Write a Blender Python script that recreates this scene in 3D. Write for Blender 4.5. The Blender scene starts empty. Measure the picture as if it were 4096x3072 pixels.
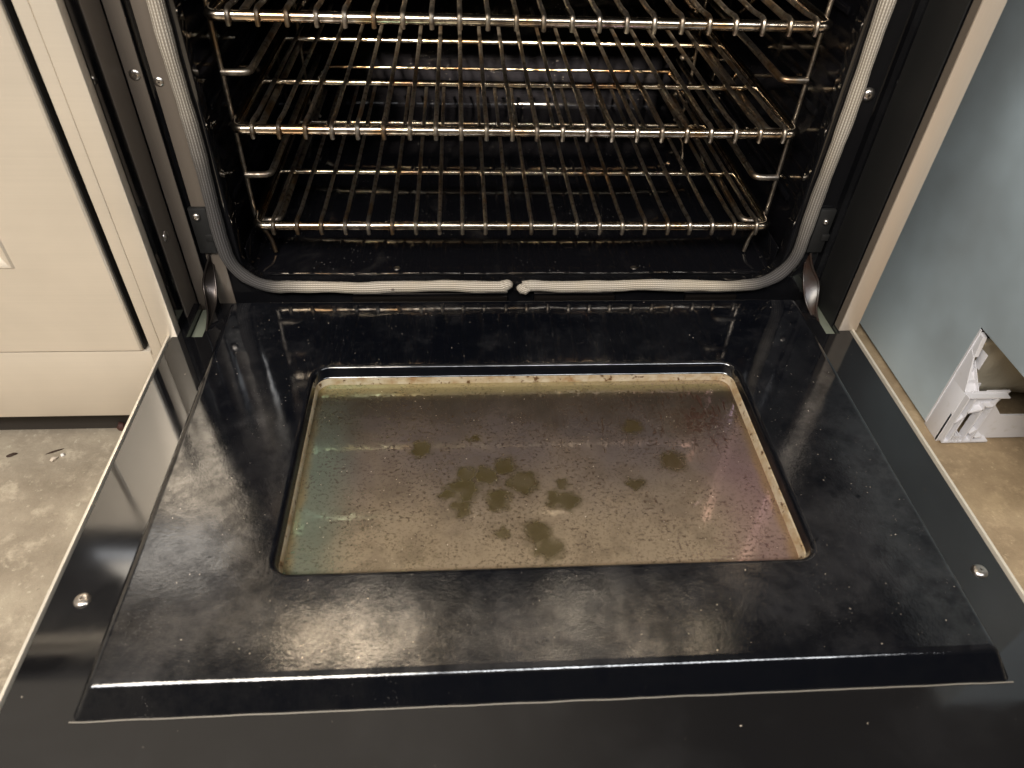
import bpy, bmesh, math, random
from mathutils import Vector, Matrix, Quaternion, noise
random.seed(7)
S = bpy.context.scene
COL = S.collection
# ------------------------------------------------------------------ camera
cd = bpy.data.cameras.new('camera'); cam = bpy.data.objects.new('camera', cd); COL.objects.link(cam)
cd.sensor_fit = 'HORIZONTAL'; cd.sensor_width = 36.0; cd.lens = 36.0*2875/4096
cam.matrix_world = Matrix(((0.9977, 0.0136, -0.0661, -0.0631), (-0.0577, 0.6795, -0.7314, -0.6157),
                           (0.0349, 0.7335, 0.6787, 0.4962), (0, 0, 0, 1)))
cd.clip_start = 0.01; cd.clip_end = 50
cd.dof.use_dof = True; cd.dof.focus_distance = 0.78; cd.dof.aperture_fstop = 7.5
S.camera = cam
S.view_settings.view_transform = 'Standard'; S.view_settings.look = 'None'
S.view_settings.exposure = 0.22; S.view_settings.gamma = 1.0
S.view_settings.use_curve_mapping = False
# ------------------------------------------------------------------ world: a dim warm interior all round
W = bpy.data.worlds.new('World'); S.world = W; W.use_nodes = True
nt = W.node_tree; bg = nt.nodes['Background']
tc = nt.nodes.new('ShaderNodeTexCoord'); sx = nt.nodes.new('ShaderNodeSeparateXYZ'); nt.links.new(tc.outputs['Generated'], sx.inputs[0])
def wramp(sock, lo, hi, a, b):
    mr = nt.nodes.new('ShaderNodeMapRange'); mr.interpolation_type = 'SMOOTHSTEP'; nt.links.new(sock, mr.inputs['Value'])
    for k, v in (('From Min', lo), ('From Max', hi), ('To Min', a), ('To Max', b)): mr.inputs[k].default_value = v
    return mr.outputs[0]
def wmath(op, a, b):
    n = nt.nodes.new('ShaderNodeMath'); n.operation = op
    for i, v in enumerate((a, b)):
        if isinstance(v, float): n.inputs[i].default_value = v
        else: nt.links.new(v, n.inputs[i])
    return n.outputs[0]
wl = wmath('MULTIPLY', wramp(sx.outputs['X'], 0.05, -0.55, 0.0, 0.40), wramp(sx.outputs['Z'], 0.25, 0.62, 1.0, 0.30))                    # bright part of the room on the left
wu = wmath('MULTIPLY', wramp(sx.outputs['Z'], 0.35, 0.85, 0.0, 0.36), wramp(sx.outputs['X'], 0.34, -0.10, 0.12, 1.0))   # ceiling, darker to the right
wr = wramp(sx.outputs['X'], 0.55, 0.95, 0.0, 0.12)
tot = wmath('ADD', wmath('ADD', wmath('MULTIPLY', wl, wramp(sx.outputs['Y'], -1.0, -0.2, 0.35, 1.0)), wu), wmath('ADD', wr, 0.022))
vm = nt.nodes.new('ShaderNodeVectorMath'); vm.operation = 'SCALE'; vm.inputs[0].default_value = (1.0, 0.87, 0.71); nt.links.new(tot, vm.inputs['Scale'])
nt.links.new(vm.outputs[0], bg.inputs[0]); bg.inputs[1].default_value = 1.0
# ------------------------------------------------------------------ lamps: a ceiling lamp, plus added highlight and spot lights
def lamp(name, loc, target, size, sy, power, col):
    l = bpy.data.lights.new(name, 'AREA'); l.shape = 'RECTANGLE'; l.size = size; l.size_y = sy; l.energy = power; l.color = col
    o = bpy.data.objects.new(name, l); COL.objects.link(o); o.location = loc
    o.rotation_euler = (Vector(target)-Vector(loc)).to_track_quat('-Z', 'Y').to_euler()
    return o
lamp('ceiling_lamp', (-0.75, -1.35, 1.75), (-0.1, 0, 0), 0.9, 0.5, 44, (1.0, 0.90, 0.77))
lamp('added_highlight_strip', (-0.05, -1.42, 1.52), (-0.1, -0.38, 0), 2.5, 0.16, 29, (0.95, 0.97, 1.0))  # added strip light behind the camera, draws highlights along edges and rack bars
for tx, tz, ang, pw in ((-0.20, 0.640, 14, 4600), (0.21, 0.665, 16, 3600)):       # added spots that brighten the unseen knobs for warm door reflections
    sp = bpy.data.lights.new('added_knob_spot', 'SPOT'); sp.energy = pw*0.85; sp.color = (1.0, 0.84, 0.64); sp.spot_size = math.radians(ang); sp.spot_blend = 0.6; sp.shadow_soft_size = 0.05
    so = bpy.data.objects.new('added_knob_spot', sp); COL.objects.link(so); so.location = (-0.55 if tx < 0 else 0.3, -1.5, 1.45)
    so.rotation_euler = (Vector((tx, 0, tz))-so.location).to_track_quat('-Z', 'Y').to_euler()

# ------------------------------------------------------------------ helpers
def obj(name, bm, m, parent=None, smooth=40):
    me = bpy.data.meshes.new(name); bmesh.ops.recalc_face_normals(bm, faces=bm.faces); bm.to_mesh(me); bm.free()
    if m: me.materials.append(m)
    if smooth:
        for p in me.polygons: p.use_smooth = True
        try: me.set_sharp_from_angle(angle=math.radians(smooth))
        except Exception: pass
    o = bpy.data.objects.new(name, me); COL.objects.link(o)
    if parent is not None:
        o.parent = parent; o.matrix_parent_inverse = pinv(parent)
    return o
def wm(o):
    M = Matrix.LocRotScale(o.location, o.rotation_euler, o.scale)
    return wm(o.parent) @ o.matrix_parent_inverse @ M if o.parent else M
def pinv(p): return wm(p).inverted()
def tag(o, label=None, cat=None, group=None, kind=None):
    if label: o['label'] = label
    if cat: o['category'] = cat
    if group: o['group'] = group
    if kind: o['kind'] = kind
    return o
def thing(name, loc, label, cat, group=None):
    o = bpy.data.objects.new(name, None); COL.objects.link(o); o.location = loc; o.empty_display_size = 0.05
    return tag(o, label, cat, group)
def box(bm, x0, x1, y0, y1, z0, z1, bev=0.0, seg=2):
    b = bmesh.new(); bmesh.ops.create_cube(b, size=1)
    for v in b.verts: v.co = Vector(((x0+x1)/2+v.co.x*(x1-x0), (y0+y1)/2+v.co.y*(y1-y0), (z0+z1)/2+v.co.z*(z1-z0)))
    if bev: bmesh.ops.bevel(b, geom=b.edges[:], offset=bev, segments=seg, profile=0.5, affect='EDGES')
    me = bpy.data.meshes.new('t'); b.to_mesh(me); b.free(); bm.from_mesh(me); bpy.data.meshes.remove(me)
    return bm
def bx(*a, **k): return box(bmesh.new(), *a, **k)
def tube(bm, pts, r, seg=12, flat=1.0, up=None, cap=True, uvl=None, rfun=None):
    """round (or flattened) rod along a polyline"""
    pts = [Vector(p) for p in pts]; n = len(pts); rings = []
    nrm = None; L = 0
    uv = bm.loops.layers.uv.verify() if uvl else None; Ls = []
    for i, p in enumerate(pts):
        t = (pts[min(i+1, n-1)]-pts[max(i-1, 0)]).normalized()
        if nrm is None:
            a = Vector(up) if up else (Vector((0, 0, 1)) if abs(t.z) < 0.9 else Vector((0, 1, 0)))
            nrm = (a-a.dot(t)*t).normalized()
        else:
            nrm = (nrm-nrm.dot(t)*t).normalized()
        b = t.cross(nrm)
        if i: L += (p-pts[i-1]).length
        Ls.append(L)
        rr = rfun(i, L) if rfun else r
        rings.append([bm.verts.new(p + rr*(math.cos(2*math.pi*k/seg)*nrm*flat + math.sin(2*math.pi*k/seg)*b)) for k in range(seg)])
    for i in range(n-1):
        for k in range(seg):
            f = bm.faces.new((rings[i][k], rings[i][(k+1) % seg], rings[i+1][(k+1) % seg], rings[i+1][k]))
            if uv:
                for lp, (u, v) in zip(f.loops, ((Ls[i], k/seg), (Ls[i], (k+1)/seg), (Ls[i+1], (k+1)/seg), (Ls[i+1], k/seg))): lp[uv].uv = (u, v)
    if cap:
        bm.faces.new(rings[0]); bm.faces.new(rings[-1][::-1])
    return bm
def arcp(pts, rad, k=5):
    """round the inner corners of a polyline"""
    pts = [Vector(p) for p in pts]; out = [pts[0]]
    for i in range(1, len(pts)-1):
        a, b, c = pts[i-1], pts[i], pts[i+1]
        r = min(rad, (a-b).length*0.49, (c-b).length*0.49)
        p, q = b+(a-b).normalized()*r, b+(c-b).normalized()*r
        for j in range(k+1):
            t = j/k; out.append((1-t)**2*p+2*t*(1-t)*b+t*t*q)
    out.append(pts[-1]); return out
def rrect(x0, x1, y0, y1, r, k=6):
    P = []
    for cx, cy, a0 in ((x1-r, y1-r, 0), (x0+r, y1-r, 90), (x0+r, y0+r, 180), (x1-r, y0+r, 270)):
        for j in range(k+1):
            a = math.radians(a0+90*j/k); P.append((cx+r*math.cos(a), cy+r*math.sin(a)))
    return P
def loops(bm, L, plane='XY', cap0=False, cap1=False):
    """L: list of (x0,x1,y0,y1,r,h): stacked rounded rectangles bridged together"""
    R = []
    for x0, x1, y0, y1, r, h in L:
        R.append([bm.verts.new((a, b, h) if plane == 'XY' else (a, h, b)) for a, b in rrect(x0, x1, y0, y1, r)])
    for A, B in zip(R, R[1:]):
        n = len(A)
        for i in range(n): bm.faces.new((A[i], A[(i+1) % n], B[(i+1) % n], B[i]))
    if cap0: bm.faces.new(R[0])
    if cap1: bm.faces.new(R[-1][::-1])
    return bm
def prism(bm, pts, f, a, b):
    A = [bm.verts.new(f(u, v, a)) for u, v in pts]; B = [bm.verts.new(f(u, v, b)) for u, v in pts]
    n = len(pts); bm.faces.new(A); bm.faces.new(B[::-1])
    for i in range(n): bm.faces.new((A[i], B[i], B[(i+1) % n], A[(i+1) % n]))
    return bm

# ------------------------------------------------------------------ materials
class M:
    def __init__(s, name, base=(0.5, 0.5, 0.5), rough=0.5, metal=0.0, ior=1.5, coat=0.0, crough=0.05):
        s.m = bpy.data.materials.new(name); s.m.use_nodes = True; s.t = s.m.node_tree; s.p = s.t.nodes['Principled BSDF']
        s.set('Base Color', (*base, 1)); s.set('Roughness', rough); s.set('Metallic', metal); s.set('IOR', ior)
        s.set('Coat Weight', coat); s.set('Coat Roughness', crough)
        s.tc = s.t.nodes.new('ShaderNodeTexCoord')
        s.co = s.tc.outputs['Object']
    def set(s, k, v):
        i = s.p.inputs[k]
        if hasattr(v, 'is_linked') or isinstance(v, bpy.types.NodeSocket): s.t.links.new(v, i)
        else: i.default_value = v
    def n(s, t, **k):
        n = s.t.nodes.new(t)
        for a, b in k.items(): setattr(n, a, b)
        return n
    def lk(s, a, b): s.t.links.new(a, b)
    def mapv(s, sc=(1, 1, 1), loc=(0, 0, 0), rot=(0, 0, 0), src=None):
        n = s.n('ShaderNodeMapping'); s.lk(src or s.co, n.inputs[0]); n.inputs['Scale'].default_value = sc; n.inputs['Location'].default_value = loc
        n.inputs['Rotation'].default_value = rot
        return n.outputs[0]
    def noise(s, scale, detail=3, rough=0.55, dist=0.0, v=None):
        n = s.n('ShaderNodeTexNoise'); s.lk(v or s.co, n.inputs['Vector'])
        n.inputs['Scale'].default_value = scale; n.inputs['Detail'].default_value = detail; n.inputs['Roughness'].default_value = rough; n.inputs['Distortion'].default_value = dist
        return n.outputs['Fac']
    def voro(s, scale, v=None, rnd=1.0, out='Distance'):
        n = s.n('ShaderNodeTexVoronoi'); s.lk(v or s.co, n.inputs['Vector']); n.inputs['Scale'].default_value = scale; n.inputs['Randomness'].default_value = rnd
        return n.outputs[out]
    def ramp(s, x, *st):
        n = s.n('ShaderNodeValToRGB'); s.lk(x, n.inputs[0]); el = n.color_ramp.elements
        for i, (p, c) in enumerate(st):
            q = el[i] if i < 2 else el.new(p)
            q.position = p; q.color = (*c, 1) if isinstance(c, tuple) else (c, c, c, 1)
        return n.outputs[0]
    def sm(s, x, a, b, lo=0.0, hi=1.0):
        n = s.n('ShaderNodeMapRange'); n.interpolation_type = 'SMOOTHSTEP'; s.lk(x, n.inputs['Value'])
        n.inputs['From Min'].default_value = a; n.inputs['From Max'].default_value = b; n.inputs['To Min'].default_value = lo; n.inputs['To Max'].default_value = hi
        return n.outputs[0]
    def math(s, op, a, b=0.5, c=None):
        n = s.n('ShaderNodeMath', operation=op)
        for i, v in enumerate((a, b, c)):
            if v is None: continue
            if isinstance(v, (int, float)): n.inputs[i].default_value = v
            else: s.lk(v, n.inputs[i])
        return n.outputs[0]
    def mix(s, f, a, b, bt='MIX'):
        n = s.n('ShaderNodeMix', data_type='RGBA', blend_type=bt)
        for i, v in ((0, f), (6, a), (7, b)):
            if isinstance(v, (int, float)): n.inputs[i].default_value = v
            elif isinstance(v, tuple): n.inputs[i].default_value = (*v, 1)
            else: s.lk(v, n.inputs[i])
        return n.outputs[2]
    def xyz(s, v=None):
        n = s.n('ShaderNodeSeparateXYZ'); s.lk(v or s.co, n.inputs[0]); return n.outputs
    def bump(s, h, st=0.3, d=0.001):
        n = s.n('ShaderNodeBump'); s.lk(h, n.inputs['Height']); n.inputs['Strength'].default_value = st; n.inputs['Distance'].default_value = d
        s.lk(n.outputs[0], s.p.inputs['Normal']); return n

# glossy black enamel of the frame and door
a = M('black_enamel', (0.006, 0.006, 0.007), 0.05, 0, 1.85); ENAMEL = a.m
film = a.sm(a.noise(9, 5, 0.6, 0.6), 0.45, 0.75)
a.set('Base Color', a.mix(film, (0.004, 0.004, 0.0048), (0.009, 0.009, 0.010)))
a.set('Roughness', a.math('MULTIPLY_ADD', film, 0.07, 0.05)); a.bump(a.noise(14, 2), 0.02, 0.002)
# the pressed inner panel: same enamel under a greasy, wiped film
a = M('soiled_enamel', (0.01, 0.01, 0.012), 0.1, 0, 1.85); SOILED = a.m
X, Y, Z = a.xyz()
big = a.noise(9, 7, 0.66, 0.15); fine = a.noise(60, 5, 0.6, 0.4)
streak = a.noise(1, 4, 0.6, 0.2, v=a.mapv((22, 6, 10), rot=(0, 0, 0.35)))
near = a.sm(Y, -0.06, -0.30)
f1 = a.math('MULTIPLY', a.sm(big, 0.42, 0.62), a.math('MULTIPLY_ADD', near, 0.80, 0.20))
f2 = a.math('MULTIPLY', a.sm(streak, 0.5, 0.75), 0.30)
film = a.math('MINIMUM', a.math('ADD', f1, f2), 1.0)
film = a.math('MULTIPLY', film, a.sm(fine, 0.25, 0.6, 0.55, 1.0))
jn = a.n('ShaderNodeTexNoise'); a.lk(a.co, jn.inputs['Vector']); jn.inputs['Scale'].default_value = 70; jn.inputs['Detail'].default_value = 3
jv = a.n('ShaderNodeVectorMath', operation='MULTIPLY_ADD'); a.lk(jn.outputs['Color'], jv.inputs[0]); jv.inputs[1].default_value = (0.02, 0.02, 0); a.lk(a.co, jv.inputs[2])
drops = a.math('MAXIMUM', a.sm(a.voro(62, v=jv.outputs[0]), 0.06, 0.22), a.sm(a.noise(13, 3), 0.56, 0.46))      # darker wiped dots
film = a.math('MULTIPLY', a.math('MULTIPLY', film, drops), a.sm(Z, 0.0188, 0.0198))
mott = a.math('MULTIPLY', a.sm(a.noise(38, 7, 0.75), 0.50, 0.68), 0.42); film = a.math('MINIMUM', a.math('ADD', film, a.math('MULTIPLY', mott, a.sm(Z, 0.0188, 0.0198))), 1.0)
col = a.mix(film, (0.0022, 0.0026, 0.0040), (0.014, 0.0142, 0.016))
grit = a.sm(a.voro(520), 0.16, 0.08); gm = a.sm(a.noise(24, 4, 0.7), 0.54, 0.66)
col = a.mix(a.math('MULTIPLY', grit, gm), col, (0.16, 0.15, 0.14))
a.set('Base Color', col); brk = a.sm(a.noise(34, 7, 0.78), 0.36, 0.62); a.set('Specular IOR Level', a.math('MULTIPLY', a.math('MULTIPLY_ADD', brk, 0.34, 0.20), a.math('MULTIPLY_ADD', a.sm(big, 0.36, 0.60), 0.45, 0.70)))
a.set('Roughness', a.math('ADD', a.math('MULTIPLY_ADD', film, 0.065, 0.045), a.math('MULTIPLY', a.math('MULTIPLY', near, a.sm(Z, 0.0188, 0.0198)), 0.030)))
a.bump(a.math('ADD', a.noise(18, 2), a.math('MULTIPLY', a.noise(300, 4, 0.7), a.math('MULTIPLY_ADD', near, 0.34, 0.03))), 0.15, 0.002)
# inside of the oven
a = M('cavity_enamel', (0.004, 0.004, 0.0055), 0.08, 0, 1.38); CAVITY = a.m
st = a.sm(a.noise(16, 5, 0.6, 0.8), 0.55, 0.75)
sp = a.math('MULTIPLY', a.sm(a.voro(170), 0.13, 0.05), a.sm(a.noise(14, 3), 0.52, 0.62))
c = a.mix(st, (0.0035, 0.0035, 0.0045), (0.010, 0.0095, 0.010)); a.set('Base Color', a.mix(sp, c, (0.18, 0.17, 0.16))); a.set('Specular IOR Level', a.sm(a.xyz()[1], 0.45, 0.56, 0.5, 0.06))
a.set('Roughness', a.math('MULTIPLY_ADD', st, 0.2, 0.06)); a.bump(a.noise(6, 1), 0.03, 0.002)
# rack wire: nickel-plated, heat tinted
def rackmat(name, dull, gold=False):
    a = M(name, (0.6, 0.55, 0.48), 0.25, 1.0)
    t = a.noise(14, 4, 0.6, 0.5); g = a.noise(120, 4, 0.6)
    c = a.ramp(t, (0.34, (0.72, 0.65, 0.53) if gold else (0.76, 0.69, 0.61)), (0.52, (0.62, 0.53, 0.38) if gold else (0.66, 0.58, 0.47)), (0.60, (0.52, 0.34, 0.18)), (0.72, (0.30, 0.17, 0.11)))
    c = a.mix(a.sm(g, 0.46, 0.66), c, (0.20, 0.155, 0.12))
    if dull: c = a.mix(0.50, c, (0.10, 0.085, 0.07))
    a.set('Base Color', c); a.set('Roughness', a.math('MULTIPLY_ADD', g, 0.40 if dull else 0.28, 0.18 if dull else 0.05)); a.bump(g, 0.12, 0.0006)
    return a.m
RACK = rackmat('rack_metal', False); WIRE = rackmat('rack_wire_metal', True); STRAW = rackmat('heat_tinted_metal', False, True)
# brushed warm steel
def steel(name, base, rough, metal=0.9, brush=(3, 3, 700), cl=0.06):
    a = M(name, base, rough, metal)
    b = a.noise(1, 3, 0.6, v=a.mapv(brush)); cloud = a.noise(5, 4, 0.6, 0.5)
    k = a.math('ADD', a.math('MULTIPLY_ADD', b, 0.10, 0.93), a.math('MULTIPLY_ADD', cloud, cl*3, -cl*1.5))
    hs = a.n('ShaderNodeVectorMath', operation='SCALE'); hs.inputs[0].default_value = base; a.lk(k, hs.inputs['Scale'])
    a.set('Base Color', hs.outputs[0]); a.set('Roughness', a.math('MULTIPLY_ADD', b, 0.12, rough-0.06)); a.bump(b, 0.05, 0.0005)
    return a.m
CABST = steel('pale_brushed_steel', (0.69, 0.62, 0.52), 0.36, 0.5, (3, 3, 500), 0.10)
TRIM = steel('brushed_trim_steel', (0.56, 0.475, 0.385), 0.36, 0.5, (700, 700, 3))
EDGE = steel('thin_edge_steel', (0.74, 0.68, 0.58), 0.35, 0.45)
CTRL = steel('control_panel_steel', (0.035, 0.034, 0.032), 0.25, 0.2, (3, 700, 700))
SCREW = M('screw_metal', (0.62, 0.58, 0.54), 0.28, 1.0).m
HINGE = M('hinge_metal', (0.30, 0.26, 0.23), 0.5, 0.3); 
g = HINGE.noise(60, 3); HINGE.set('Base Color', HINGE.ramp(g, (0.35, (0.022, 0.019, 0.017)), (0.66, (0.022, 0.009, 0.005)))); HINGE.set('Specular IOR Level', 0.5); HINGE.set('Metallic', 0.0); HINGE.set('Roughness', 0.3); HINGE = HINGE.m
HDARK = M('hinge_oily_black', (0.05, 0.042, 0.038), 0.3, 0.9).m
BRKT = M('zinc_bracket', (0.17, 0.185, 0.145), 0.35, 0.3); BRKT.bump(BRKT.noise(90, 3), 0.1); BRKT = BRKT.m
BLACK = M('matte_black', (0.006, 0.006, 0.006), 0.55).m
# glass-fibre gasket
a = M('braided_gasket', (0.6, 0.56, 0.5), 0.85); GASKET = a.m
uv = a.tc.outputs['UV']; U, V, _ = a.xyz(uv); X, Y, Z = a.xyz()
rows = a.math('SINE', a.math('MULTIPLY', V, 2*math.pi*16)); zig = a.math('SINE', a.math('ADD', a.math('MULTIPLY', U, 2*math.pi/0.0028), a.math('MULTIPLY', rows, 1.6)))
knit = a.math('MULTIPLY', a.math('ADD', a.math('MULTIPLY', rows, 0.5), 0.5), a.math('MULTIPLY_ADD', zig, 0.25, 0.75))
soot = a.sm(a.math('ADD', a.math('ABSOLUTE', X), a.math('MULTIPLY', a.noise(25, 3), 0.03)), 0.235, 0.305)
clean = a.sm(a.math('ADD', a.math('ADD', Z, a.math('MULTIPLY', X, 0.12)), a.math('MULTIPLY', a.noise(16, 4), 0.10)), 0.12, 0.34)
soot = a.math('MULTIPLY', soot, a.math('SUBTRACT', 1.0, a.math('MULTIPLY', clean, 0.88)))
c = a.mix(soot, a.mix(a.noise(20, 3), (0.74, 0.65, 0.50), (0.72, 0.68, 0.62)), (0.105, 0.100, 0.100))
dark = a.mix(a.math('MULTIPLY', knit, 0.8), (0.24, 0.22, 0.20), (1, 1, 1)); c = a.mix(1.0, c, dark, 'MULTIPLY')
spot = a.math('MULTIPLY', a.sm(a.voro(60), 0.22, 0.12), a.sm(a.noise(22, 2), 0.58, 0.66)); c = a.mix(spot, c, (0.06, 0.04, 0.035))
a.set('Base Color', c); a.bump(knit, 0.7, 0.0008)
# stained sleeve round the glass
a = M('stained_sleeve', (0.5, 0.42, 0.3), 0.4, 0.3); SLEEVE = a.m
X, Y, Z = a.xyz()
st = a.noise(75, 5, 0.65, 0.3); fl = a.sm(a.noise(170, 3), 0.60, 0.68)
c = a.ramp(st, (0.40, (0.48, 0.41, 0.30)), (0.58, (0.37, 0.28, 0.17)), (0.72, (0.26, 0.14, 0.06)))
a.set('Base Color', a.mix(fl, c, (0.10, 0.05, 0.02))); a.bump(st, 0.15)
# window glass with coating, baked-on spots and stains
SPOTS = [(-0.1040,-0.1704,0.0080),(-0.0539,-0.1577,0.0047),(-0.0638,-0.2181,0.0110),(-0.0614,-0.2013,0.0078),(-0.0672,-0.2370,0.0074),(-0.0437,-0.2032,0.0089),(-0.0275,-0.1906,0.0090),(-0.0131,-0.2112,0.0111),(-0.0800,-0.2231,0.0054),(-0.0360,-0.2299,0.0097),(0.0211,-0.2136,0.0055),(0.0128,-0.2300,0.0076),(0.0255,-0.2331,0.0082),(0.0868,-0.2156,0.0063),(0.0971,-0.1468,0.0073),(-0.0333,-0.2637,0.0062),(-0.0043,-0.2647,0.0094),(0.0026,-0.2796,0.0102),(0.1263,-0.1903,0.0104)]
a = M('coated_oven_glass', (0.09, 0.08, 0.06), 0.1, 0.0, 2.0); GLASS = a.m
X, Y, Z = a.xyz()
wob = a.n('ShaderNodeVectorMath', operation='MULTIPLY_ADD')
nz = a.n('ShaderNodeTexNoise'); a.lk(a.co, nz.inputs['Vector']); nz.inputs['Scale'].default_value = 110; nz.inputs['Detail'].default_value = 4
a.lk(nz.outputs['Color'], wob.inputs[0]); wob.inputs[1].default_value = (0.018, 0.018, 0); wob.inputs[2].default_value = (-0.009, -0.009, 0)
ad = a.n('ShaderNodeVectorMath', operation='ADD'); a.lk(a.co, ad.inputs[0]); a.lk(wob.outputs[0], ad.inputs[1])
blot = None
for px, py, r in SPOTS:
    d = a.n('ShaderNodeVectorMath', operation='DISTANCE'); a.lk(ad.outputs[0], d.inputs[0]); d.inputs[1].default_value = (px, py, 0.002)
    q = a.sm(d.outputs['Value'], r*1.70, r*0.75); blot = q if blot is None else a.math('MAXIMUM', blot, q)
base = a.mix(a.sm(a.noise(10, 4, 0.6, 0.8), 0.35, 0.7), (0.070, 0.057, 0.054), (0.100, 0.078, 0.062))
edgex = a.math('MULTIPLY', a.sm(X, -0.150, -0.19), 1.0)
base = a.mix(a.math('MULTIPLY', a.sm(Y, -0.17, -0.29), 0.6), base, (0.25, 0.195, 0.125))  # golden brightening towards the near edge, a reflection put into the colour
base = a.mix(a.math('MULTIPLY', a.sm(a.noise(26, 5, 0.75), 0.42, 0.66), 0.45), base, (0.060, 0.044, 0.030))
base = a.mix(a.math('MULTIPLY', edgex, 0.7), base, (0.065, 0.085, 0.068))
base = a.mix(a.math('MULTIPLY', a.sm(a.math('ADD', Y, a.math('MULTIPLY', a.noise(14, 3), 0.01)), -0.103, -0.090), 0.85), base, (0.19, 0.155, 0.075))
rt = a.math('MULTIPLY', a.sm(X, 0.135, 0.185), a.sm(Y, -0.13, -0.22)); base = a.mix(a.math('MULTIPLY', rt, 0.55), base, (0.125, 0.075, 0.080))
rust = a.sm(a.math('ADD', a.math('ABSOLUTE', X), a.math('MULTIPLY', a.noise(30, 3), 0.012)), 0.203, 0.212); base = a.mix(a.math('MULTIPLY', rust, 0.5), base, (0.16, 0.10, 0.035))
farm = a.math('MULTIPLY', a.sm(a.math('ADD', Y, a.math('MULTIPLY', a.noise(16, 5, 0.65), 0.10)), -0.135, -0.045), a.sm(Y, -0.088, -0.102))  # far end darkened: the dark cavity's reflection painted into the glass
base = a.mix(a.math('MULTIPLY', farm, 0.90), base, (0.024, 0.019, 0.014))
base = a.mix(a.math('MULTIPLY', blot, a.sm(a.noise(60, 4, 0.7), 0.30, 0.60, 0.70, 0.96)), base, (0.030, 0.023, 0.007))
s1 = a.sm(a.noise(1, 4, 0.7, 0.0, v=a.mapv((300, 380, 10))), 0.52, 0.60)
s2 = a.math('MULTIPLY', a.sm(a.voro(430), 0.30, 0.16), a.sm(a.noise(40, 4, 0.7), 0.46, 0.56))
# burnt drips in the upper right part of the pane
dr = a.math('MULTIPLY', a.sm(a.noise(1, 4, 0.6, 1.2, v=a.mapv((170, 28, 1))), 0.60, 0.66), a.math('MULTIPLY', a.sm(X, -0.01, 0.06), a.sm(Y, -0.20, -0.16)))
d = a.n('ShaderNodeVectorMath', operation='DISTANCE'); a.lk(ad.outputs[0], d.inputs[0]); d.inputs[1].default_value = (0.165, -0.138, 0.002)
burn = a.math('MULTIPLY', a.sm(d.outputs['Value'], 0.034, 0.012), a.sm(a.noise(160, 4, 0.6, 0.8), 0.44, 0.54))
dirt = a.math('MAXIMUM', a.math('MAXIMUM', a.math('MULTIPLY', a.math('MULTIPLY', s1, 0.9), a.sm(a.noise(22, 4, 0.7), 0.38, 0.58, 0.25, 1.0)), s2), a.math('MAXIMUM', dr, burn))
base = a.mix(a.math('MULTIPLY', dirt, 0.85), base, (0.022, 0.011, 0.005))
w1 = a.math('MULTIPLY', a.sm(a.voro(200, v=a.mapv((1, 1, 1), (3.3, 1.7, 0))), 0.10, 0.06), a.sm(a.noise(26, 2), 0.56, 0.62))
base = a.mix(w1, base, (0.5, 0.42, 0.32))
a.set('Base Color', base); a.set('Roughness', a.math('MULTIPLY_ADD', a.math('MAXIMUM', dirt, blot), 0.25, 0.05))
tint = a.ramp(a.math('ADD', a.math('MULTIPLY_ADD', X, 2.3, 0.42), a.math('MULTIPLY', a.noise(5, 2), 0.2)), (0.05, (0.35, 0.75, 0.60)), (0.30, (0.95, 0.88, 0.55)), (0.65, (0.95, 0.85, 0.75)), (0.95, (1.0, 0.62, 0.80)))
a.set('Specular Tint', tint); a.bump(a.math('SUBTRACT', a.noise(70, 3), dirt), 0.06, 0.0008)
# concrete
a = M('concrete', (0.35, 0.29, 0.22), 0.75); CONC = a.m
n1 = a.noise(11, 7, 0.68, 0.1); n2 = a.noise(34, 7, 0.72, 0.15)
c = a.ramp(n1, (0.30, (0.20, 0.165, 0.12)), (0.52, (0.29, 0.245, 0.185)), (0.70, (0.38, 0.33, 0.25)))
c = a.mix(a.sm(n2, 0.50, 0.72, 0, 0.7), c, (0.50, 0.435, 0.335)); pit = a.sm(a.noise(150, 5, 0.75), 0.60, 0.70); c = a.mix(a.math('MULTIPLY', pit, 0.6), c, (0.17, 0.14, 0.10)); c = a.mix(a.math('MULTIPLY', a.sm(a.noise(90, 5, 0.75), 0.58, 0.68), 0.6), c, (0.52, 0.47, 0.37))
c = a.mix(a.sm(a.noise(46, 6, 0.7, 0.1), 0.60, 0.78, 0, 0.6), c, (0.22, 0.18, 0.13))
X, Y, Z = a.xyz(); c = a.mix(a.sm(X, 0.2, 0.6), c, a.mix(1.0, c, (1.10, 0.96, 0.78), 'MULTIPLY'))
a.set('Base Color', c); a.bump(a.math('ADD', n2, a.noise(200, 4, 0.7)), 0.45, 0.002)
# right-hand appliance
a = M('blue_grey_paint', (0.17, 0.22, 0.24), 0.34); BLUEP = a.m; Z_ = a.xyz()[2]
c = a.mix(a.sm(a.math('ADD', a.noise(4, 4), a.math('MULTIPLY', Z_, -0.6)), 0.2, 0.75), (0.27, 0.31, 0.335), (0.46, 0.56, 0.62)); fl = a.math('MULTIPLY', a.sm(a.voro(26), 0.07, 0.04), a.sm(a.noise(8, 1), 0.5, 0.6))  # lighter and bluer lower down: cool light put into the paint colour
a.set('Base Color', a.mix(fl, c, (0.55, 0.48, 0.38))); a.bump(a.noise(400, 2), 0.06, 0.0005)
a = M('pale_grey_plastic', (0.55, 0.55, 0.58), 0.45); PLASTIC = a.m
a.set('Base Color', a.mix(a.sm(a.noise(50, 4), 0.55, 0.8), (0.70, 0.70, 0.74), (0.56, 0.55, 0.54)))
OLIVE = M('dull_foil', (0.50, 0.47, 0.39), 0.4, 0.3); OLIVE.bump(OLIVE.noise(70, 3), 0.4, 0.003); OLIVE = OLIVE.m
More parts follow.
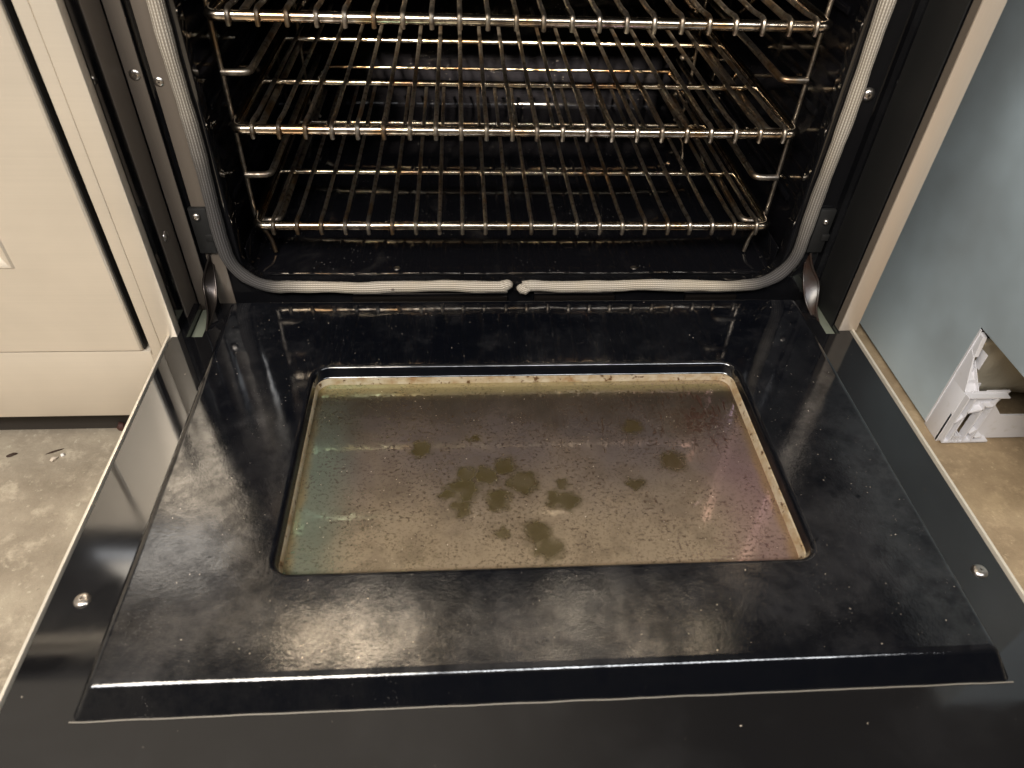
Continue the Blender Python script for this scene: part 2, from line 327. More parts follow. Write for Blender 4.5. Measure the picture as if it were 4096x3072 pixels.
CRUMB = M('crumb_flake', (0.55, 0.47, 0.38), 0.8).m
CRUST = M('burnt_crumb', (0.035, 0.018, 0.010), 0.8).m

# ------------------------------------------------------------------ setting
FZ = -0.20
bm = bmesh.new(); bmesh.ops.create_grid(bm, x_segments=2, y_segments=2, size=3.0)
for v in bm.verts: v.co.z = FZ
tag(obj('floor', bm, CONC, None, 0), kind='structure')

# ------------------------------------------------------------------ the range
R = thing('oven_range', (0, 0.3, FZ), 'black enamelled oven between two pale steel edges with its door hanging open', 'oven')
# outer body
bm = bmesh.new()
box(bm, -0.3865, -0.3825, 0.013, 0.66, -0.19, 0.80)
box(bm, 0.3765, 0.3805, 0.013, 0.66, -0.19, 0.80)
box(bm, -0.3820, 0.3760, 0.655, 0.660, -0.19, 0.80)
obj('side_panel', bm, BLACK, R)
# front frame: recessed plate with opening, rolling into the cavity
OX0, OX1, OZ0, OZ1 = -0.306, 0.306, 0.0195, 0.42
bm = bmesh.new()
yf = 0.071
loops(bm, [(-0.3675, 0.3610, -0.10, 0.50, 0.001, 0.0125), (-0.3672, 0.3607, -0.10, 0.50, 0.001, 0.071), (-0.3665, 0.3600, -0.0995, 0.4995, 0.001, yf+.001), (-0.3500, 0.3520, -0.098, 0.49, 0.001, yf+.001), (-0.3492, 0.3512, -0.0975, 0.489, 0.001, yf+0.007),
           (-0.3430, 0.3462, -0.0965, 0.487, 0.001, yf+0.007), (-0.3422, 0.3454, -0.096, 0.486, 0.001, yf),
           (OX0-.003, OX1+.003, OZ0-.003, OZ1+.003, 0.032, yf), (OX0-.0008, OX1+.0008, OZ0-.0008, OZ1+.0008, 0.030, yf+.0008), (OX0, OX1, OZ0, OZ1, 0.030, yf+.003),
           (OX0, OX1, OZ0, OZ1, 0.028, yf+.016)], 'XZ')
ff = obj('front_frame', bm, ENAMEL, R, 35); ff.modifiers.new('w', 'WEIGHTED_NORMAL').keep_sharp = True
# strips added on the left jamb, a room reflection put into their colour
REFL_METAL = steel('reflection_toned_metal', (0.125, 0.103, 0.083), 0.42, 0.1, (300, 300, 4))
obj('added_jamb_strip', bx(-0.3655, -0.3505, yf-0.0002, yf+0.0012, -0.09, 0.49, 0.0003), REFL_METAL, R)
obj('added_jamb_strip', bx(-0.3418, -0.3235, yf-0.0012, yf+0.0002, -0.09, 0.49, 0.0003), REFL_METAL, R)
obj('added_jamb_strip', bx(-0.3674, -0.3664, 0.0340, 0.0690, -0.09, 0.49, 0.0003), REFL_METAL, R)
obj('added_jamb_strip', bx(0.3590, 0.3604, 0.0140, 0.0700, -0.09, 0.49, 0.0003), BLACK, R)['label'] = 'added matte black strip on the right jamb'  # added to keep screw reflections off the glossy right jamb
# cavity liner
bm = bmesh.new()
loops(bm, [(OX0, OX1, OZ0, OZ1, 0.028, yf+.016), (-0.3165, 0.3165, 0.0175, 0.43, 0.02, yf+.020), (-0.3165, 0.3165, 0.0175, 0.43, 0.02, 0.40), (-0.3165, 0.3165, 0.0175, 0.43, 0.02, 0.575), (-0.30, 0.30, 0.034, 0.415, 0.01, 0.587)], 'XZ', cap1=True)
bm2 = bm
obj('cavity', bm, CAVITY, R, 50)
# embossed side ribs of the liner
for s in (-1, 1):
    bm = bmesh.new()
    for z in (0.10, 0.20, 0.30):
        x = s*0.3162; box(bm, min(x, x-s*0.004), max(x, x-s*0.004), 0.12, 0.54, z-0.004, z+0.004, 0.0018)
    obj('liner_rib', bm, CAVITY, R)
# floor tray: plane with turned-up sides
bm = bmesh.new()
pr = [(-0.3045, 0.056), (-0.3045, 0.0300), (-0.3035, 0.0250), (-0.300, 0.0215)]
pr = pr+[(-0.15, 0.0208), (0.0, 0.0206), (0.15, 0.0208)]+[(-x, z) for x, z in pr[::-1]]
ys = [0.0865, 0.088, 0.20, 0.35, 0.57]
V = [[bm.verts.new((x, y, z-(0.0012 if j == 0 else 0))) for x, z in pr] for j, y in enumerate(ys)]
for A, B in zip(V, V[1:]):
    for i in range(len(pr)-1): bm.faces.new((A[i], A[i+1], B[i+1], B[i]))
tray = obj('floor_panel', bm, CAVITY, R, 60)
sol = tray.modifiers.new('s', 'SOLIDIFY'); sol.thickness = 0.0012; sol.offset = -1
bv = tray.modifiers.new('b', 'BEVEL'); bv.width = 0.0005; bv.segments = 2; bv.limit_method = 'ANGLE'
# front lip rod of the tray
obj('floor_lip', tube(bmesh.new(), [(x/10*0.302, 0.0855, 0.0213+0.0006*math.sin(x*1.3)) for x in range(-10, 11)], 0.0013, 8), ENAMEL, R)
def screw(par, loc, nrm, r=0.0052, h=0.0026, mat=None, name='screw'):
    bm = bmesh.new(); prof = [(r, 0), (r*0.98, h*0.25), (r*0.85, h*0.62), (r*0.62, h*0.88), (r*0.36, h)]
    seg = 20; rings = []
    for rr, z in prof: rings.append([bm.verts.new((rr*math.cos(2*math.pi*k/seg), rr*math.sin(2*math.pi*k/seg), z)) for k in range(seg)])
    # cross recess: inner ring sunk
    inner = [bm.verts.new((r*(0.34 if (k % 5 == 0) else 0.13)*math.cos(2*math.pi*k/seg), r*(0.34 if (k % 5 == 0) else 0.13)*math.sin(2*math.pi*k/seg), h*0.92)) for k in range(seg)]
    low = [bm.verts.new((v.co.x*0.8, v.co.y*0.8, h*0.25)) for v in inner]
    rings += [inner, low]
    for A, B in zip(rings, rings[1:]):
        for k in range(seg): bm.faces.new((A[k], A[(k+1) % seg], B[(k+1) % seg], B[k]))
    bm.faces.new(low)
    Q = Vector(nrm).to_track_quat('Z', 'Y').to_matrix().to_4x4() @ Matrix.Rotation(random.random()*3, 4, 'Z')
    bm.transform(Matrix.Translation(loc) @ Q)
    return obj(name, bm, mat or SCREW, par, 50)
for x in (-0.1398, 0.1401): screw(R, (x, 0.0966, 0.0206), (0, 0, 1), 0.0046, 0.0022)
screw(R, (-0.3375, yf+.0003, 0.242), (0, -1, 0), 0.0052, 0.003); screw(R, (0.3345, yf+.0003, 0.239), (0, -1, 0), 0.0066, 0.0046)
screw(R, (-0.3375, 0.0645, 0.107), (0, -1, 0), 0.0042); screw(R, (0.3365, 0.0645, 0.102), (0, -1, 0), 0.0034)
screw(R, (-0.3574, yf+.0013, 0.2475), (0, -1, 0), 0.0058, 0.003); screw(R, (-0.3670, 0.046, 0.095), (1, 0, 0), 0.0060, 0.003)
# hinge receiver plates low on the frame
for s in (-1, 1):
    bm = bmesh.new(); x0, x1 = (-0.3450, -0.3265) if s < 0 else (0.3270, 0.3450)
    box(bm, x0, x1, 0.0650, 0.0706, 0.062, 0.116, 0.0012)
    box(bm, x0+0.011, x1+0.0015, 0.0635, 0.0690, 0.078, 0.086, 0.0006)
    obj('hinge_plate', bm, BLACK, R)
# hinge arms
def ribbon(bm, pts, w, th):
    P = arcp(pts, 0.02, 4)
    pts2 = [P[0]]
    for p in P[1:]:
        if (p-pts2[-1]).length > 1e-5: pts2.append(p)
    tube(bm, pts2, th, 8, flat=w/th, up=(0, 0.6, 0.8))
def hinge(e1, e2, lab, mat):
    def res(P, n=14):
        P = arcp(P, 0.02, 4); L = [0]
        for a_, b_ in zip(P, P[1:]): L.append(L[-1]+(b_-a_).length)
        out = []
        for k in range(n):
            t = L[-1]*k/(n-1); i_ = max(q for q in range(len(L)) if L[q] <= t+1e-9); i_ = min(i_, len(P)-2)
            u = (t-L[i_])/max(L[i_+1]-L[i_], 1e-9); out.append(P[i_].lerp(P[i_+1], u))
        return out
    A_, B_ = res(e1), res(e2); bm = bmesh.new()
    va = [bm.verts.new(p) for p in A_]; vb_ = [bm.verts.new(p) for p in B_]
    vm_ = [bm.verts.new(p.lerp(q, 0.5)+Vector((0, 0.002, -0.001))) for p, q in zip(A_, B_)]
    for P_, Q_ in ((va, vm_), (vm_, vb_)):
        for k in range(len(A_)-1): bm.faces.new((P_[k], P_[k+1], Q_[k+1], Q_[k]))
    tube(bm, A_, 0.0013, 8); tube(bm, B_, 0.0012, 8)
    o = obj('hinge', bm, mat, R, 50); o['label'] = lab
    return o
hinge([(-0.3370, 0.069, 0.060), (-0.338, 0.066, 0.055), (-0.3444, 0.060, 0.0413), (-0.3480, 0.055, 0.0284), (-0.3452, 0.045, 0.0188), (-0.3400, 0.028, 0.0100), (-0.3405, 0.008, -0.002)],
      [(-0.3365, 0.070, 0.046), (-0.3365, 0.066, 0.0356), (-0.3351, 0.054, 0.0206), (-0.3351, 0.045, 0.0119), (-0.3372, 0.028, 0.0042), (-0.3430, 0.006, -0.006)], 'left bent steel hinge arm, dark and oily', HDARK)
hinge([(0.3350, 0.069, 0.059), (0.3363, 0.066, 0.0517), (0.3400, 0.062, 0.0424), (0.3504, 0.055, 0.0280), (0.3490, 0.045, 0.0157), (0.3450, 0.033, 0.005), (0.3450, 0.012, -0.004)],
      [(0.3330, 0.070, 0.046), (0.3335, 0.066, 0.0345), (0.3335, 0.055, 0.0211), (0.3370, 0.045, 0.0068), (0.3420, 0.028, -0.002)], 'right bent steel hinge arm with a rusty inner leaf', HINGE)
# side trims: steel channel, face at y = 0
bm = bmesh.new(); box(bm, -0.3885, -0.3680, 0.0, 0.0120, -0.06, 0.60, 0.0006); t1 = obj('side_trim', bm, CABST, R); t1['label'] = 'left brushed steel edge strip'
bm = bmesh.new(); box(bm, 0.3612, 0.3818, 0.0, 0.0022, 0.0, 0.60, 0.0008); box(bm, 0.3790, 0.3816, 0.0018, 0.0125, 0.0, 0.60); t2 = obj('side_trim', bm, TRIM, R); t2['label'] = 'right brushed steel edge strip'
obj('trim_return', bx(0.3613, 0.3640, 0.0024, 0.0124, 0.0, 0.598), REFL_METAL, R)
# gasket: two braided runs meeting above the middle of the door
def gasket(s, endx):
    pts = []
    xo = 0.3185; zb = 0.0175
    pts.append((s*(xo+0.003), 0.0655, 0.44))
    z = 0.42
    while z > 0.075: pts.append((s*(xo+0.0008*math.sin(z*31+s)), 0.0655, z)); z -= 0.012
    r = 0.050; cx, cz = xo-r, zb+r
    for k in range(0, 11):
        a = math.radians(9*k); pts.append((s*(cx+r*math.cos(a)), 0.0655, cz-r*math.sin(a)))
    x = cx-0.008
    while x > endx+0.006: pts.append((s*x, 0.0652, zb+0.0010*math.sin(x*38+s*2)+0.0004*math.sin(x*97))); x -= 0.006
    return pts
for s, ex in ((-1, 0.0075), (1, -0.0005)):
    P = gasket(s, ex); x = P[-1][0]
    if s < 0: P += [(-0.016, 0.065, 0.0190), (-0.012, 0.0650, 0.0200), (-0.0085, 0.0655, 0.0208), (-0.0070, 0.0665, 0.0208)]
    else: P += [(0.012, 0.0645, 0.0165), (0.008, 0.0640, 0.0145), (0.0045, 0.0640, 0.0155), (0.0015, 0.0645, 0.0180), (0.0005, 0.0655, 0.0190)]
    n = len(P)
    def rf(i, L, n=n, s=s):
        e = n-1-i; k = [0.35, 0.72, 0.93, 1.04, 1.03][e] if e < 5 else 1.0
        return (0.0066 if P[i][2] < 0.03 else 0.0071)*k*(1+0.05*math.sin(L*60+s)+0.03*math.sin(L*171))
    g = obj('gasket', tube(bmesh.new(), P, 0.0071, 22, uvl=True, rfun=rf, up=(0, -1, 0)), GASKET, R, 80)
    g['label'] = 'left run of braided gasket, clean white at its end' if s < 0 else 'right run of braided gasket with a curled frayed end'
# lower body panel under the door and the things seen through the hinge gap
bm = bmesh.new(); box(bm, -0.366, 0.360, 0.0735, 0.078, -0.185, -0.02); obj('lower_panel', bm, BLACK, R)
for q0, q1 in ((-0.19, -0.012), (0.02, 0.115), (0.20, 0.262)): obj('hinge_gap_strip', bx(q0, q1, 0.066, 0.070, -0.008, 0.002, 0.0008), HDARK, R)
# upper front: panel above the opening and the knob panel
bm = bx(-0.3670, 0.3605, 0.004, 0.0700, 0.5035, 0.536, 0.001); obj('upper_panel', bm, ENAMEL, R)
cp = obj('control_panel', bx(-0.3885, 0.3818, -0.030, 0.10, 0.538, 0.715, 0.008, 3), CTRL, R)
KNOB = M('knob_metal', (0.78, 0.72, 0.63), 0.35, 0.3).m
for i, x in enumerate((-0.31, -0.215, -0.13, 0.047, 0.22, 0.325)):
    kr, kz = (1.45, 0.612) if i < 2 else (1.0, 0.658); bm = bmesh.new()  # first two enlarged and lowered to widen the warm patch reflected in the door
    tube(bm, [(x, -0.031, kz), (x, -0.036, kz), (x, -0.037, kz), (x, -0.058, kz), (x, -0.061, kz)], 0.02, 28, rfun=lambda i, L: kr*[0.026, 0.026, 0.021, 0.019, 0.016][i])
    box(bm, x-0.004, x+0.004, -0.068, -0.060, kz-0.016, kz+0.016, 0.002)
    obj('knob', bm, KNOB, cp)
obj('cooktop', bx(-0.3885, 0.3818, -0.034, 0.66, 0.716, 0.735, 0.006, 3), CTRL, R)

# ------------------------------------------------------------------ the open door (a part of the range)
DY0, DY1 = -0.53, 0.0605
bm = bmesh.new()
out = [(-0.3745, DY0), (0.3745, DY0), (0.3745, DY1), (0.3602, DY1), (0.3602, -0.004), (0.3455, -0.004), (0.3455, DY1-0.012), (0.3455, DY1), (-0.3425, DY1), (-0.3425, 0.0003), (-0.3592, 0.0003), (-0.3592, DY1), (-0.3745, DY1)]
prism(bm, out, lambda u, v, w: (u, v, w), 0.0, -0.034)
bmesh.ops.recalc_face_normals(bm, faces=bm.faces)
bmesh.ops.bevel(bm, geom=[e for e in bm.edges if all(abs(v.co.z) < 1e-6 for v in e.verts)], offset=0.0008, segments=2, affect='EDGES')
D = obj('door', bm, ENAMEL, R, 35)
# pale brackets down in the two hinge slots
obj('slot_bracket', bx(-0.3588, -0.3429, 0.0008, 0.060, -0.0300, -0.0085, 0.0012), BRKT, D); obj('slot_bracket', bx(0.3460, 0.3598, -0.0035, 0.060, -0.0300, -0.0050, 0.0012), BRKT, D)
# thin steel outer skin standing a hair proud along both sides
for s in (-1, 1):
    bm = bmesh.new(); x = s*0.3776; box(bm, x-0.0013, x+0.0013, DY0-0.004, DY1-(0.002 if s < 0 else 0.0), -0.036, 0.0012 if s < 0 else 0.0016, 0.0005)
    q = obj('edge_strip', bm, EDGE, D); q['label'] = ('left' if s < 0 else 'right')+' thin steel edge of the door'
obj('outer_skin', bx(-0.3785, 0.3785, DY0-0.004, DY1-0.004, -0.040, -0.0362, 0.001), EDGE, D)
# pressed inner panel with sloping sides and window opening
PX0, PX1, PY0, PY1 = -0.3128, 0.3145, -0.3875, 0.034
WX0, WX1, WY0, WY1 = -0.2095, 0.2125, -0.3075, -0.0750
H = 0.020
def inset(d, r, h): return (PX0-d, PX1+d, PY0-d*1.25, PY1+d*0.6, r, h)
bm = bmesh.new()
Lp = [inset(0.0125, 0.005, 0.0004), inset(0.0120, 0.005, 0.0012)]
RA = 0.0070
for k in range(8, -1, -1):                                   # rounded shoulder from the slope to the flat
    t_ = math.radians(52*k/8); Lp.append(inset(-0.0030+RA*math.sin(t_), 0.003, H-RA*(1-math.cos(t_))))
def hole(d, r, h): return (WX0-d, WX1+d, WY0-d, WY1+d, r, h)
RB = 0.0045
for k in range(0, 10):
    t_ = math.radians(86*k/9); Lp.append(hole(0.0042-RB*math.sin(t_), 0.018-RB*math.sin(t_), H-RB*(1-math.cos(t_))))
Lp += [(WX0+.0010, WX1-.0010, WY0+.001, WY1-.003, 0.013, 0.0105), (WX0+.0012, WX1-.0012, WY0+.0012, WY1-.0045, 0.013, 0.0095)]
loops(bm, Lp)
ip = obj('inner_panel', bm, SOILED, D, 60)
ip.modifiers.new('w', 'WEIGHTED_NORMAL').keep_sharp = True
# sleeve and glass
bm = bmesh.new()
loops(bm, [(WX0+.0005, WX1-.0005, WY0+.0005, WY1-.004, 0.013, 0.0092), (WX0+.0012, WX1-.0022, WY0+.0014, WY1-.0050, 0.013, 0.0088), (WX0+.0022, WX1-.0040, WY0+.002, WY1-.0058, 0.012, 0.0040), (WX0+.0026, WX1-.0048, WY0+.003, WY1-.0064, 0.012, 0.0018)])
obj('window_sleeve', bm, SLEEVE, D, 50)
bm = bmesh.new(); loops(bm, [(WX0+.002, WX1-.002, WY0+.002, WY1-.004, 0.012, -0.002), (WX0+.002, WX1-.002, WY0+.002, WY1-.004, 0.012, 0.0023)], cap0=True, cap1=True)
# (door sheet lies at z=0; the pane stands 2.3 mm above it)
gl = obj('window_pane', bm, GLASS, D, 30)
# bright seam round the foot of the pressed panel
bm = bmesh.new()
seam = [(x, PY0-0.0128*1.25-0.0004+0.0005*noise.noise(Vector((x*40, 0, 0))), 0.0005+0.0002*noise.noise(Vector((x*60, 2, 0)))) for x in [PX0-0.0135+i*(PX1-PX0+0.027)/60 for i in range(61)]]
tube(bm, seam, 0.00055, 8)
obj('seam_bead', bm, M('pale_seam', (0.17, 0.155, 0.13), 0.5, 0.2).m, D)
screw(D, (-0.3510, -0.3134, 0.0002), (0, 0, 1), 0.0063, 0.0030); screw(D, (0.3535, -0.3131, 0.0002), (0, 0, 1), 0.0063, 0.0030)

# ------------------------------------------------------------------ racks
def make_rack(label):
    T = thing('oven_rack', (0, 0.10, 0), label, 'oven rack', 'three chrome oven racks one above the other')
    yb = 0.513; r = 0.0051
    P = arcp([(0, 0.10, 0), (0.290, 0.10, 0), (0.290, yb, 0), (0.262, yb+0.006, 0.026)], 0.010, 5)
    full = [Vector((-p.x, p.y, p.z)) for p in P[::-1]][:-1]+P
    obj('frame', tube(bmesh.new(), full, r, 14), RACK, T)
    bm = bmesh.new(); tube(bm, [(-0.262, yb+0.006, 0.026), (0.262, yb+0.006, 0.026)], 0.0026, 10); obj('back_stop', bm, STRAW, T)
    for y in (0.232, 0.381): obj('crossbar', tube(bmesh.new(), [(-0.2875, y, -0.0012), (-0.1, y, -0.0015), (0.1, y, -0.0015), (0.2875, y, -0.0012)], 0.0033, 12), STRAW, T)
    for i in range(22):
        x = -0.2705+i*0.5450/21+random.uniform(-0.0004, 0.0004)
        P = arcp([(x, yb+0.004, 0.003), (x, 0.13, 0.0045), (x, 0.1035, 0.0068), (x, 0.0950, 0.0054), (x, 0.0930, -0.0008), (x, 0.0942, -0.0066)], 0.0022, 3)
        obj('wire', tube(bmesh.new(), P, 0.00235, 8), WIRE, T)
    return T
def dup(T, dz, label):
    r = T.copy(); COL.objects.link(r); r.location = T.location+Vector((0, 0, dz)); r['label'] = label
    for ch in list(T.children):
        c = ch.copy(); COL.objects.link(c); c.parent = r; c.matrix_parent_inverse = ch.matrix_parent_inverse.copy()
    return r
r1 = make_rack('lowest wire rack, just above the black oven floor')
dup(r1, 0.1855, 'middle wire rack, with brown heat-stained bars')
dup(r1, 0.2910, 'topmost wire rack, cut by the upper edge of the photo')
r1.location.z += 0.0757
# ladder supports
for s in (-1, 1):
    T = thing('rack_support', (s*0.3, 0.135, 0.03), ('left' if s < 0 else 'right')+'-hand wire ladder holding the racks against the oven wall', 'rack support', 'wire ladders on the oven walls')
    px = s*0.2985
    P = [(px, 0.132, 0.42), (px, 0.132, 0.062), (s*0.286, 0.130, 0.045), (s*0.283, 0.128, 0.0245)]
    obj('post', tube(bmesh.new(), arcp(P, 0.012, 4), 0.0024, 10), WIRE, T)
    obj('post', tube(bmesh.new(), arcp([(px, 0.520, 0.42), (px, 0.520, 0.040), (s*0.284, 0.520, 0.0245)], 0.012, 4), 0.0024, 10), WIRE, T)
    for z in (0.0665, 0.121, 0.1765, 0.230, 0.2818, 0.334, 0.386):
        if z in (0.0665, 0.1765, 0.2818): z = z-0.0012
        xi = s*0.2715
        P = arcp([(px, 0.1305, z), (xi, 0.1305, z), (xi, 0.525, z), (px, 0.525, z)], 0.010, 4)
        obj('rung', tube(bmesh.new(), P, 0.0036, 10), WIRE, T)

# ------------------------------------------------------------------ pale steel cabinet on the left
Cb = thing('steel_cabinet', (-0.65, 0.2, FZ), 'pale beige brushed-steel cabinet left of the oven with a narrow dark slot down its door', 'cabinet')
bm = bmesh.new()
box(bm, -0.4015, -0.3892, 0.001, 0.020, -0.118, 0.70, 0.0012)
box(bm, -0.95, -0.4025, 0.001, 0.020, -0.118, -0.0205, 0.0012)
box(bm, -0.4026, -0.4014, 0.002, 0.0199, -0.1175, -0.0265)
obj('face_frame', bm, CABST, Cb)
obj('body', bx(-0.95, -0.3895, 0.0205, 0.62, -0.110, 0.70), BLACK, Cb)
obj('toe_kick', bx(-0.95, -0.392, 0.060, 0.60, FZ+0.0005, -0.1115), M('toe_kick_shade', (0.035, 0.028, 0.022), 0.7).m, Cb)  # colour darkened to carry the soft shadow under the cabinet
bm = bmesh.new()
loops(bm, [(-0.93, -0.4094, -0.0194, 0.68, 0.001, 0.019), (-0.93, -0.4094, -0.0194, 0.68, 0.001, 0.003), (-0.929, -0.4102, -0.0190, 0.679, 0.001, 0.0008), (-0.926, -0.4120, -0.0180, 0.676, 0.001, -0.0004),
           (-0.90, -0.4972, 0.0872, 0.66, 0.001, -0.0004), (-0.8985, -0.4990, 0.0890, 0.6585, 0.001, -0.0022), (-0.897, -0.5010, 0.0910, 0.657, 0.001, -0.0018), (-0.890, -0.5100, 0.0990, 0.650, 0.001, 0.0050)], 'XZ', cap1=True)
cdoor = obj('door', bm, CABST, Cb, 30)
obj('slot_shade_strip', bx(-0.4093, -0.4078, 0.0028, 0.0190, -0.0188, 0.679), BLACK, cdoor)  # black strip added over the door's side, shade for the slot

obj('upper_panel', bx(-0.95, -0.4015, -0.0065, -0.0015, 0.352, 0.60, 0.001), ENAMEL, Cb)  # unseen dark panel added so the door rim reflects darker
obj('countertop', bx(-0.96, -0.3895, -0.02, 0.62, 0.701, 0.730, 0.003), BLACK, Cb)

# ------------------------------------------------------------------ blue-grey appliance on the right
A = thing('appliance', (0.75, 0.3, FZ), 'blue-grey painted appliance right of the oven with its pale plastic base exposed', 'appliance')
bm = bmesh.new()
f = lambda u, v, w: (w, u, v)
prism(bm, [(0.0435, FZ+0.006), (0.65, FZ+0.006), (0.65, 0.455), (-0.24, 0.455), (-0.24, -0.0325), (0.0435, -0.0305)], f, 0.5700, 0.5712)
obj('side_panel', bm, BLUEP, A)
bm = bmesh.new(); box(bm, 0.5716, 0.5730, -0.236, 0.0425, -0.0325, -0.0305); box(bm, 0.5702, 0.5716, 0.0405, 0.0432, FZ+0.006, -0.034)
obj('edge_flange', bm, PLASTIC, A)
# base moulding
bm = bmesh.new()
y0 = 0.006
box(bm, 0.5712, 0.5735, y0+0.003, 0.0430, FZ+0.0006, -0.112, 0.0008)
prism(bm, [(0.012, -0.1125), (0.0430, -0.1125), (0.0430, -0.060), (0.030, -0.068)], f, 0.5712, 0.5732)
fy = lambda u, v, w: (u, w, v)
# front lattice plate with a hexagonal hole on its right
prism(bm, [(0.5712, FZ+0.0006), (0.596, FZ+0.0006), (0.598, FZ+0.0045), (0.80, FZ+0.0045), (0.80, -0.1545), (0.640, -0.1530), (0.6205, -0.1315), (0.6305, -0.1090), (0.6000, -0.1090), (0.6000, -0.1900), (0.5825, -0.1900), (0.5825, -0.1500), (0.5815, -0.1090), (0.5735, -0.128), (0.5712, -0.150)], fy, y0+0.004, y0+0.007)
box(bm, 0.5825, 0.6005, y0+0.020, y0+0.022, -0.192, -0.110)
box(bm, 0.5826, 0.5999, y0+0.004, y0+0.0065, -0.1335, -0.1100)
def rib(x0, z0, x1, z1, w=0.0011, d=0.008):
    dx, dz = x1-x0, z1-z0; L = math.hypot(dx, dz); nx, nz = -dz/L*w, dx/L*w
    prism(bm, [(x0-nx, z0-nz), (x1-nx, z1-nz), (x1+nx, z1+nz), (x0+nx, z0+nz)], fy, y0-0.005, y0-0.005+d+0.003)
rib(0.5725, -0.192, 0.5725, -0.112, 0.0009); rib(0.5815, -0.192, 0.5815, -0.112, 0.0009); rib(0.6000, -0.192, 0.6000, -0.126, 0.0009); rib(0.6115, -0.192, 0.6115, -0.112, 0.0009)
rib(0.5725, -0.1930, 0.636, -0.1930, 0.0013); rib(0.5725, -0.1120, 0.626, -0.1120, 0.0009); rib(0.5725, -0.158, 0.5815, -0.146, 0.0009); rib(0.5815, -0.1385, 0.6000, -0.1330, 0.0012); rib(0.6000, -0.128, 0.6115, -0.128, 0.0009)
for q in (0.5855, 0.5895, 0.5935): rib(q, -0.192, q, -0.182, 0.0007)
rib(0.604, -0.178, 0.610, -0.171, 0.0010); rib(0.615, -0.186, 0.624, -0.184, 0.0010)
# slanting channel that climbs back from the base to the tab
for q in (0.5722, 0.5880):
    prism(bm, [(0.0425, -0.084), (0.0425, -0.0905), (0.0105, -0.1185), (0.0085, -0.1125)], f, q, q+0.0014)
prism(bm, [(0.0425, -0.0895), (0.0425, -0.0905), (0.0105, -0.1175), (0.0105, -0.1160)], f, 0.5736, 0.5880)
for k_ in (0.25, 0.6):
    yy, zz = 0.0425-0.032*k_, -0.087-0.027*k_; box(bm, 0.5736, 0.5880, yy-0.0007, yy+0.0007, zz-0.003, zz+0.002)
box(bm, 0.5885, 0.5900, 0.030, 0.0425, -0.090, -0.066, 0.0006)
obj('base_moulding', bm, PLASTIC, A, 30)
# crumpled foil-like sheet behind the moulding
bm = bmesh.new(); n = 26
top = [-0.055+0.010*noise.noise(Vector((i*0.9, 0, 0)))+(0.006 if i % 5 == 2 else 0) for i in range(n)]
vb = []
for j in range(8):
    vb.append([bm.verts.new((0.588+i*0.0085, 0.052+0.004*noise.noise(Vector((i*0.35, j*0.5, 3))), -0.150+(top[i]+0.150)*j/7)) for i in range(n)])
for Ar, Br in zip(vb, vb[1:]):
    for i in range(n-1): bm.faces.new((Ar[i], Ar[i+1], Br[i+1], Br[i]))
o = obj('torn_backing', bm, OLIVE, A, 60); o.modifiers.new('s', 'SOLIDIFY').thickness = 0.0012
# tall white tab in the corner
bm = bmesh.new(); prism(bm, [(0.030, -0.068), (0.0425, -0.060), (0.0425, -0.038), (0.034, -0.040)], f, 0.5716, 0.5775); obj('corner_tab', bm, PLASTIC, A)
obj('body', bx(0.5725, 1.16, 0.07, 0.64, -0.16, 0.445), BLACK, A)
obj('front_panel', bx(0.5716, 1.16, -0.2395, 0.0695, -0.026, 0.447, 0.002), BLUEP, A)

# ------------------------------------------------------------------ small debris
def lump(name, loc, sx, sy, sz, mat, label, cat, rot=0, seed=0):
    bm = bmesh.new(); bmesh.ops.create_icosphere(bm, subdivisions=2, radius=1)
    for v in bm.verts:
        v.co *= 1+0.45*noise.noise(v.co*1.6+Vector((seed, 0, 0))); v.co = Vector((v.co.x*sx, v.co.y*sy, v.co.z*sz))
    bm.transform(Matrix.Rotation(rot, 4, 'Z'))
    o = obj(name, bm, mat, None, 50); o.location = loc; return tag(o, label, cat)
lump('floor_flake', (-0.628, 0.0155, FZ+0.0012), 0.0062, 0.0022, 0.0016, CRUST, 'dark chip on the bare concrete, leftmost scrap below the cabinet', 'debris', 0.5, 1)
lump('floor_flake', (-0.5735, 0.007, FZ+0.0022), 0.0042, 0.0026, 0.0026, CRUMB, 'larger cream crumb on the concrete below the cabinet', 'debris', 0.9, 2)
lump('floor_flake', (-0.5655, 0.0135, FZ+0.0018), 0.0026, 0.0024, 0.0021, M('white_chip', (0.8, 0.76, 0.72), 0.6).m, 'small white crumb just beyond the larger cream crumb', 'debris', 0.2, 3)
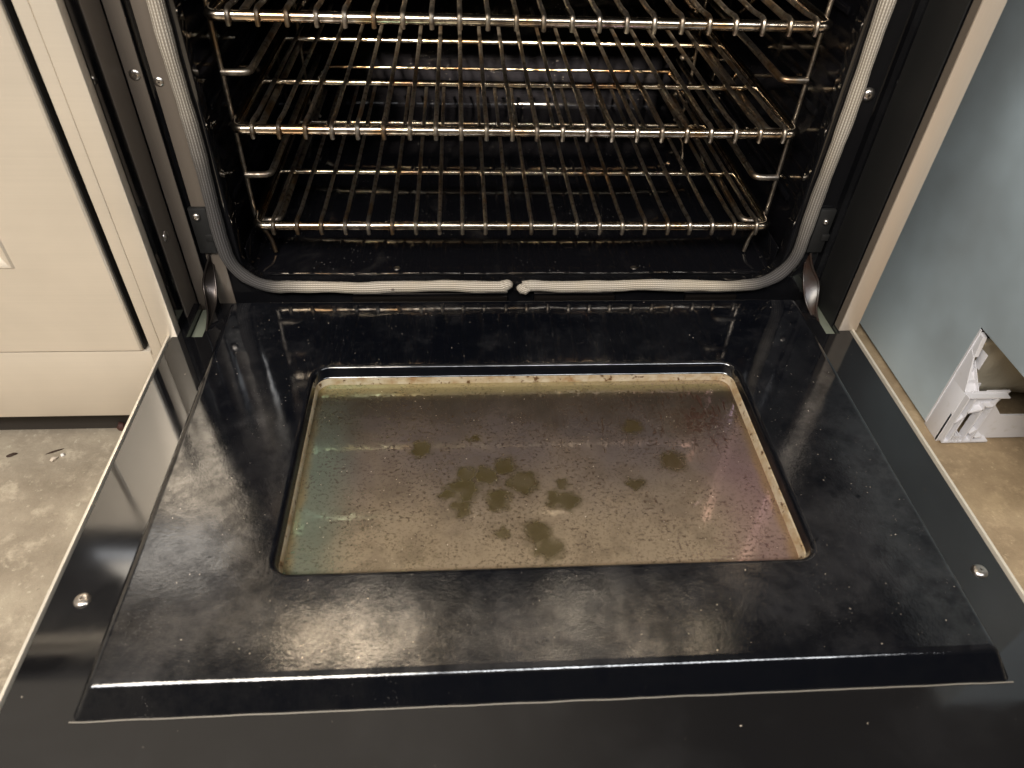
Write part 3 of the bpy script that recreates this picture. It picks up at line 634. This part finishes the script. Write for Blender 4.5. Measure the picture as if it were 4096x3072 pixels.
lump('wood_splinter', (-0.578, 0.0205, FZ+0.0010), 0.0095, 0.0011, 0.0012, CRUST, 'thin brown splinter lying beside the two pale crumbs', 'debris', 0.45, 4)
lump('debris_lump', (-0.506, 0.056, FZ+0.007), 0.0050, 0.005, 0.0070, M('rust_brown', (0.07, 0.025, 0.018), 0.7).m, 'small red-brown lump on the floor beside the door edge', 'debris', 0, 5)
# dust grains
def grains(name, n, place, mat, label, smin, smax):
    bm = bmesh.new()
    for i in range(n):
        p = place()
        if p is None: continue
        s = smin+(smax-smin)*random.random()**4; k = bmesh.ops.create_icosphere(bm, subdivisions=1, radius=s)['verts']
        ra = random.random()*3.14; st = 1+random.random()*1.2
        for v in k:
            c = v.co.copy(); c.x *= st; c.z *= 0.45; c *= 1+0.3*(random.random()-0.5)
            v.co = Vector((c.x*math.cos(ra)-c.y*math.sin(ra), c.x*math.sin(ra)+c.y*math.cos(ra), c.z))+Vector(p)
    return tag(obj(name, bm, mat, None, 0), label, 'crumbs', None, 'stuff')
def on_floor():
    x = random.uniform(-0.29, 0.29); y = random.uniform(0.092, 0.36)
    if noise.noise(Vector((x*9, y*9, 1))) < random.uniform(-0.35, 0.5): return None
    return (x, y, 0.0212)
grains('crumbs', 520, on_floor, CRUMB, 'pale crumbs scattered over the black oven floor', 0.00025, 0.0012)
def on_panel():
    x = random.uniform(PX0+0.005, PX1-0.005); y = random.uniform(PY0+0.006, PY1)
    if WX0-.006 < x < WX1+.006 and WY0-.006 < y < WY1+.006:
        if WX0+.008 < x < WX1-.01 and WY0+.012 < y < WY1-.012: return (x, y, 0.0024) if random.random() < 0.6 else None
        return None
    return (x, y, H+0.0001)
grains('dust', 900, on_panel, CRUMB, 'fine pale grit over the open door and its glass', 0.00010, 0.00038)
def on_edge():
    x = random.uniform(-0.37, 0.37); y = random.uniform(-0.47, 0.05)
    if PX0-.02 < x < PX1+.02 and y > PY0-.022: return None
    return (x, y, 0.0001)
grains('dust', 130, on_edge, CRUMB, 'sparse pale grit on the outer rim of the door', 0.00012, 0.00055)
